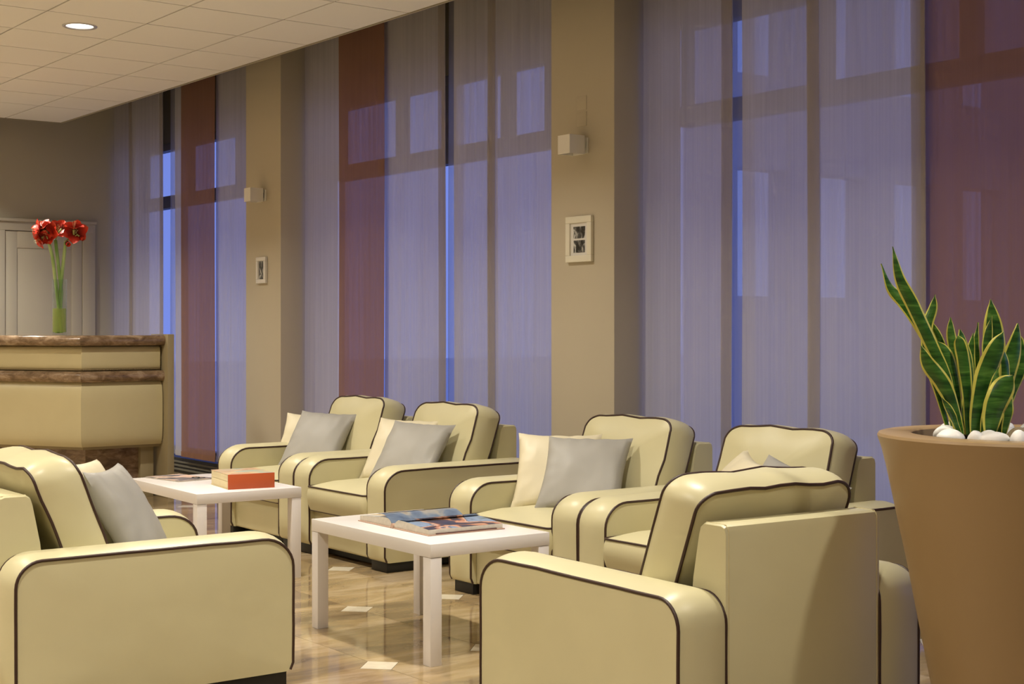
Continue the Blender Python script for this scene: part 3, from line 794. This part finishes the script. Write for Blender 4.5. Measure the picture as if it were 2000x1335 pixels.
def petal_mesh(Lp=.085, Wp=.078, curl=.9):
    bm = bmesh.new(); uv = bm.loops.layers.uv.new('UVMap'); n, m = 9, 6; g = []
    for i in range(n+1):
        u = i/n; ang = .95-curl*u*1.05; wd = Wp/2*(math.sin(PI*min(1, u*.93+.07)**.85)**.65)*(1-.03)
        r = []
        if i == 0: px, pz = 0., 0.
        else: px += Lp/n*math.cos(ang); pz += Lp/n*math.sin(ang)
        for j in range(m+1):
            s = -1+2*j/m; r.append((bm.verts.new((px, wd*s, pz+.010*s*s*(1-u*.5)+.0025*math.sin(u*14+s*4)*u)), (j/m, u)))
        g.append(r)
    for i in range(n):
        for j in range(m):
            q = [g[i][j], g[i][j+1], g[i+1][j+1], g[i+1][j]]
            f = bm.faces.new([x[0] for x in q])
            for lp, x in zip(f.loops, q): lp[uv].uv = x[1]
    me = bpy.data.meshes.new('petal'); bm.to_mesh(me); bm.free(); me.materials.append(M['petal'])
    me.polygons.foreach_set('use_smooth', [True]*len(me.polygons)); return me
PM = [petal_mesh(), petal_mesh(.080, .068, .7), petal_mesh(.078, .050, .25)]
def bloom(parent, loc, direc, size=1.0, openness=1, roll=0):
    d = Vector(direc).normalized(); q = d.to_track_quat('Z', 'Y')
    bm = bmesh.new()
    for k in range(5):
        a = 2*PI*k/5; tube(bm, [(0, 0, 0), (.006*math.cos(a), .006*math.sin(a), .03), (.012*math.cos(a), .012*math.sin(a), .062)], .0008, n=5)
        bmesh.ops.create_icosphere(bm, subdivisions=1, radius=.0019, matrix=Matrix.Translation((.012*math.cos(a), .012*math.sin(a), .063)))
    lathe(bm, [(0, -.045), (.006, -.04), (.009, -.015), (.010, .006), (0, .01)], 10, mi=1)
    b = mesh_obj('bloom', bm, [M['stamen'], M['bud']], parent, loc=loc, smooth=50)
    b.rotation_mode = 'QUATERNION'; b.rotation_quaternion = q; b.scale = (size,)*3
    for k in range(6):
        me = PM[0 if openness and k % 2 else (1 if openness else 2)]
        p = new_obj('petal', me, b, (0, 0, .0), (0, (-.0 if k % 2 else .12) if openness else -.42, 2*PI*k/6+roll))
        if openness: p.scale = (1, 1, 1)
    return b
# px -> local right / up of vase frame at ~10.8 m : 1 px = 3.77 mm ; origin at (113,652)
def L_(px, py, dep=0): return ((px-113)*.00377, dep, (652-py)*.00377)
stems = [
    ('amaryllis_stem', [(118, 648), (108, 560), (101, 500), (94, 470)], [((93, 453), (-.25, -.9, .1), 1.25, 1), ((72, 446), (-.9, -.5, .1), 1.15, 1), ((80, 438), (-.3, -.5, .8), 1.1, 1), ((74, 467), (-.7, -.5, -.5), 1.0, 1), ((84, 462), (.1, -.8, -.4), .85, 1)], 'amaryllis with the left cluster of wide red blooms in the glass vase'),
    ('amaryllis_stem', [(110, 648), (116, 570), (109, 510), (104, 466)], [((110, 444), (.15, -.7, .4), 1.15, 1), ((122, 440), (.5, .3, .7), .85, 0)], 'amaryllis with red blooms at the middle of the vase bouquet'),
    ('amaryllis_stem', [(107, 648), (113, 580), (119, 520), (124, 470)], [((146, 450), (.25, -.9, .2), 1.3, 1), ((143, 438), (.1, -.3, .9), 1.1, 1), ((130, 473), (.5, -.6, -.35), .72, 0), ((157, 462), (.8, -.3, -.6), .62, 0)], 'amaryllis with the right large red bloom and a drooping bud'),
]
for si, (nm, path, bl, lab) in enumerate(stems):
    r = empty(nm, (3.823, 10.66, 1.213), FA, lab, 'flower')
    dep = (-.012, .014, .0)[si]
    pts = [Vector(L_(px, py, dep+(0 if k < 2 else .004*(si-1)*k)))-Vector((0, 0, .0225)) for k, (px, py) in enumerate(path)]
    sm_ = []
    for k in range(len(pts)-1):
        for q in range(5): sm_.append(pts[k].lerp(pts[k+1], q/5))
    sm_.append(pts[-1])
    bm = bmesh.new(); tube(bm, sm_, .0125, n=12); mesh_obj('stem', bm, M['stem'], r, smooth=60)
    top = pts[-1]
    for (c, dr_, s, op) in bl:
        c3 = Vector(L_(c[0], c[1], dep-.02))-Vector((0, 0, .0225)); dv = Vector(dr_).normalized(); base = c3-dv*.035*s
        bm = bmesh.new(); mid = top.lerp(base, .5)+Vector((0, 0, .006)); tube(bm, [top, mid, base-dv*.03*s], .004, n=7); mesh_obj('pedicel', bm, M['bud'], r, smooth=60)
        bloom(r, base, dv, s, op, roll=si+c[0])
    if si == 2:
        bm = bmesh.new(); lathe(bm, [(0, -.02), (.006, -.014), (.009, 0), (.005, .016), (0, .022)], 12); mesh_obj('bud', bm, M['bud'], r, loc=Vector(L_(129, 452, -.02))-Vector((0, 0, .0225)), smooth=60)

# ------------------------------------------------------------------ planter with snake plant
PX, PY = 3.518, 2.360
pt = empty('tall_planter', (PX, PY, 0), -YAW, 'tall tapered tan planter with a wide flat rim in the right foreground', 'planter')
M['pot'] = simple('tan_planter', (.36, .24, .115), .42, .5, bump=(300, .08, .0006), var=(2.5, .03))
M['soil'] = simple('dark_soil', (.03, .02, .012), .9, bump=(60, .8, .01))
ZR = .957
def rz(zz):   # outer radius at height
    tb_ = [(0, .205), (.26, .248), (.46, .287), (.60, .313), (.73, .341), (.86, .368), (.925, .384), (.945, .391)]
    for (a, ra), (b, rb_) in zip(tb_, tb_[1:]):
        if zz <= b: return ra+(rb_-ra)*(zz-a)/(b-a)
    return tb_[-1][1]
bm = bmesh.new()
prof = [(0, 0), (.19, 0), (.203, .006)]+[(rz(z_), z_) for z_ in [k*.047+.02 for k in range(20)] if z_ < .935]+[(.3905, .940), (.3925, .948), (.389, .955), (.382, ZR), (.305, ZR), (.300, .953), (.298, .90), (.28, .86)]
lathe(bm, prof, 96); mesh_obj('pot_body', bm, M['pot'], pt, smooth=40)
bm = bmesh.new(); lathe(bm, [(.29, .925), (.2, .932), (0, .935)], 40); mesh_obj('soil', bm, M['soil'], pt, smooth=60)
# leaves
t = NT('snake_leaf'); uvn = t.add('ShaderNodeUVMap'); sx_ = t.add('ShaderNodeSeparateXYZ'); t.l(uvn.outputs[0], sx_.inputs[0])
ab = t.add('ShaderNodeMath', operation='SUBTRACT'); t.l(sx_.outputs['X'], ab.inputs[0]); ab.inputs[1].default_value = .5
aa = t.add('ShaderNodeMath', operation='ABSOLUTE'); t.l(ab.outputs[0], aa.inputs[0])
vv = t.coords('Object', (3, 3, 22)); nf = t.noise(vv, 2.2, 4, .6, .8)
green = t.ramp(nf, [(.36, (.014, .060, .010)), (.52, (.045, .145, .020)), (.66, (.12, .27, .045))])
v4 = t.coords('Object', (8, 8, 2)); nz = t.add('ShaderNodeMath', operation='MULTIPLY_ADD'); t.l(t.noise(v4, 3, 2), nz.inputs[0]); nz.inputs[1].default_value = .10; t.l(aa.outputs[0], nz.inputs[2])
msk = t.ramp(nz.outputs[0], [(.425, (0, 0, 0)), (.44, (1, 1, 1))])
mx = t.add('ShaderNodeMix', data_type='RGBA'); t.l(msk, mx.inputs[0]); t.l(green, mx.inputs[6]); mx.inputs[7].default_value = (.68, .64, .12, 1)
t.l(mx.outputs[2], t.b.inputs['Base Color']); t.b.inputs['Roughness'].default_value = .33; M['leaf'] = t.m
K = 4.0/2866.6    # metres per photo pixel at the plant
def leaf(path, wpx, dep, twist=0, lean=0, cup=.25):
    """path from base to tip as (right,up) in photo pixels from the pot centre rim; real size in metres"""
    pts = [Vector(((px-2000)*K, dep+lean*(k/(len(path)-1)), CAMH-(py-639.7)*K)) for k, (px, py) in enumerate(path)]
    # catmull
    P_ = [pts[0]*2-pts[1]]+pts+[pts[-1]*2-pts[-2]]; cur = []
    for i in range(1, len(P_)-2):
        for q in range(7):
            t_ = q/7; a, b, c, d = P_[i-1], P_[i], P_[i+1], P_[i+2]
            cur.append(.5*((2*b)+(c-a)*t_+(2*a-5*b+4*c-d)*t_*t_+(3*b-a-3*c+d)*t_**3))
    cur.append(pts[-1]); n = len(cur)-1; m = 8; w_ = wpx*K/2
    bm = bmesh.new(); uv = bm.loops.layers.uv.new('UVMap'); F = []; Bk = []
    for i, p in enumerate(cur):
        u = i/n; tn = (cur[min(i+1, n)]-cur[max(i-1, 0)]).normalized()
        side0 = tn.cross(Vector((0, 1, 0))); side0 = side0.normalized()
        nr = side0.cross(tn).normalized()
        a = math.radians(twist*(u-.3)); side = side0*math.cos(a)+nr*math.sin(a); nn = side.cross(tn).normalized()
        prof_w = (.42+.58*min(1, u/.45)**.8)*(1-max(0, (u-.62)/.38)**2.0)
        ww = max(.0012, w_*prof_w); ra, rb = [], []
        for j in range(m+1):
            s = -1+2*j/m; c = p+side*(ww*s)+nn*(cup*ww*(s*s-.5))
            c = c+nn*(.002*math.sin(u*17+dep*50+s)*(abs(s)**2))
            th_ = .0022*(1-.7*abs(s))
            ra.append((bm.verts.new(c+nn*th_), (j/m, u))); rb.append((bm.verts.new(c-nn*th_), (j/m, u)))
        F.append(ra); Bk.append(rb)
    def quad(q):
        f = bm.faces.new([x[0] for x in q])
        for lp, x in zip(f.loops, q): lp[uv].uv = x[1]
    for i in range(n):
        for j in range(m):
            quad([F[i][j], F[i][j+1], F[i+1][j+1], F[i+1][j]]); quad([Bk[i][j+1], Bk[i][j], Bk[i+1][j], Bk[i+1][j+1]])
        quad([F[i][0], F[i+1][0], Bk[i+1][0], Bk[i][0]]); quad([F[i+1][m], F[i][m], Bk[i][m], Bk[i+1][m]])
    quad([F[n][j] for j in range(m+1)]+[Bk[n][j] for j in reversed(range(m+1))])
    return mesh_obj('leaf', bm, M['leaf'], sp_, smooth=60)
sp_ = empty('snake_plant', (PX, PY, 0), -YAW, 'snake plant with yellow-edged green leaves growing in the tan planter', 'plant')
B = 848
leaf([(1868, B), (1848, 745), (1818, 680), (1780, 600), (1752, 545), (1737, 482)], 27, .00, 20, -.02)
leaf([(1866, B), (1838, 720), (1800, 640), (1765, 590), (1740, 560), (1722, 514)], 25, .015, -50, .01)
leaf([(1862, B), (1838, 760), (1820, 700), (1818, 640), (1830, 600), (1834, 574)], 22, .05, 60)
leaf([(1870, B), (1868, 740), (1855, 690), (1840, 650), (1816, 612)], 14, .06, 50)
leaf([(1868, B), (1850, 790), (1828, 745), (1800, 710), (1784, 674)], 32, -.03, 20, -.03)
leaf([(1862, B), (1850, 820), (1838, 797), (1822, 774)], 15, -.05, 30, -.02)
leaf([(1876, B), (1868, 780), (1858, 720), (1845, 685), (1832, 667)], 30, .02, -20)
leaf([(1874, B), (1872, 770), (1868, 700), (1861, 650), (1860, 619)], 20, .03, 20)
leaf([(1888, B), (1886, 770), (1880, 710), (1872, 670), (1868, 655)], 26, .00, 25)
leaf([(1884, B), (1900, 760), (1897, 710), (1888, 670), (1883, 643)], 26, .05, -25)
leaf([(1890, B), (1880, 730), (1876, 680), (1873, 645)], 16, .07, 10)
leaf([(1905, B), (1910, 740), (1909, 690), (1914, 650)], 17, .07, 30)
leaf([(1908, B), (1925, 720), (1924, 670), (1928, 629)], 12, .09, 70)
leaf([(1892, B), (1899, 790), (1912, 730), (1930, 680), (1942, 648)], 42, -.04, -18, -.02)
leaf([(1955, 840), (1958, 760), (1960, 700), (1956, 640), (1951, 583)], 44, .08, 15)
leaf([(1925, B), (1938, 740), (1937, 670), (1946, 616)], 20, .05, 60)
leaf([(1962, 840), (1966, 780), (1974, 730), (1988, 680), (1995, 631)], 38, .04, -20)
leaf([(1966, 840), (1990, 770), (2006, 720), (2004, 670), (2000, 650)], 26, .07, 50)
leaf([(1910, 852), (1913, 815), (1922, 780), (1938, 748), (1951, 730)], 46, -.09, 10, -.01)
leaf([(1945, 846), (1950, 790), (1958, 740), (1955, 700), (1945, 662)], 24, -.01, -55)
leaf([(1950, 846), (1958, 810), (1958, 780), (1954, 752)], 22, -.03, 15)
leaf([(1900, 850), (1910, 800), (1925, 750), (1933, 716)], 18, -.06, 50)
leaf([(2070, 842), (2080, 760), (2095, 690), (2100, 640)], 38, .03, 15)
leaf([(2095, 845), (2115, 770), (2140, 710), (2160, 680)], 34, -.03, -25)
leaf([(2040, 845), (2042, 770), (2035, 720), (2030, 690)], 34, -.06, 30)
# pebbles
M['peb_w'] = simple('white_pebble', (.88, .87, .84), .5, var=(12, .05)); M['peb_t'] = simple('tan_pebble', (.34, .27, .17), .45, var=(25, .25))
def pebble(x, y, rx, ry, rh, tan, seed, lab=None):
    bm = bmesh.new(); bmesh.ops.create_icosphere(bm, subdivisions=3, radius=1)
    for v in bm.verts:
        k = 1+.16*noise.noise(v.co*1.1+Vector((seed, seed, 0))); v.co = Vector((v.co.x*rx*k, v.co.y*ry*k, v.co.z*rh*k))
    o = mesh_obj('pebble', bm, M['peb_t'] if tan else M['peb_w'], None, smooth=80)
    c, s = math.cos(-YAW), math.sin(-YAW)
    o.location = (PX+x*c-y*s, PY+x*s+y*c, .935+rh*.8); o.rotation_euler = (0, 0, seed*1.3-YAW)
    tag(o, lab or ('tan stone pebble lying in the tall planter' if tan else 'smooth white pebble lying in the tall planter'), 'pebble', 'tan pebbles in the planter' if tan else 'white pebbles in the planter')
for k, (px, dep, w2, tan) in enumerate([(1832, -.10, 26, 0), (1888, -.22, 25, 0), (1925, -.25, 17, 0), (1960, .02, 26, 0), (1960, -.12, 27, 1), (1985, -.17, 22, 1), (1992, -.05, 20, 1), (2010, .02, 20, 0), (2015, -.20, 25, 0),
        (2045, -.12, 26, 1), (2060, .05, 28, 0), (2090, -.05, 26, 0), (2110, -.15, 24, 1), (1850, .02, 24, 0), (1880, .12, 24, 0), (1930, .16, 26, 1), (2000, .18, 26, 0), (2070, .17, 26, 0), (2130, .05, 24, 0), (2060, -.24, 22, 0), (1900, -.12, 20, 0), (1860, -.19, 16, 0)]):
    lb = {0: 'white pebble at the left rim of the planter, left of the leaves', 1: 'white pebble at the front of the leaf bases in the planter', 2: 'small white pebble right of the broad front leaf in the planter', 4: 'tan pebble just right of the broad front leaf, largest tan one'}.get(k)
    pebble((px-2000)*K, dep, w2*K*1.12, w2*K*.9, .022 + .006*((k*37) % 5)/5, tan, k+1.5, lb)
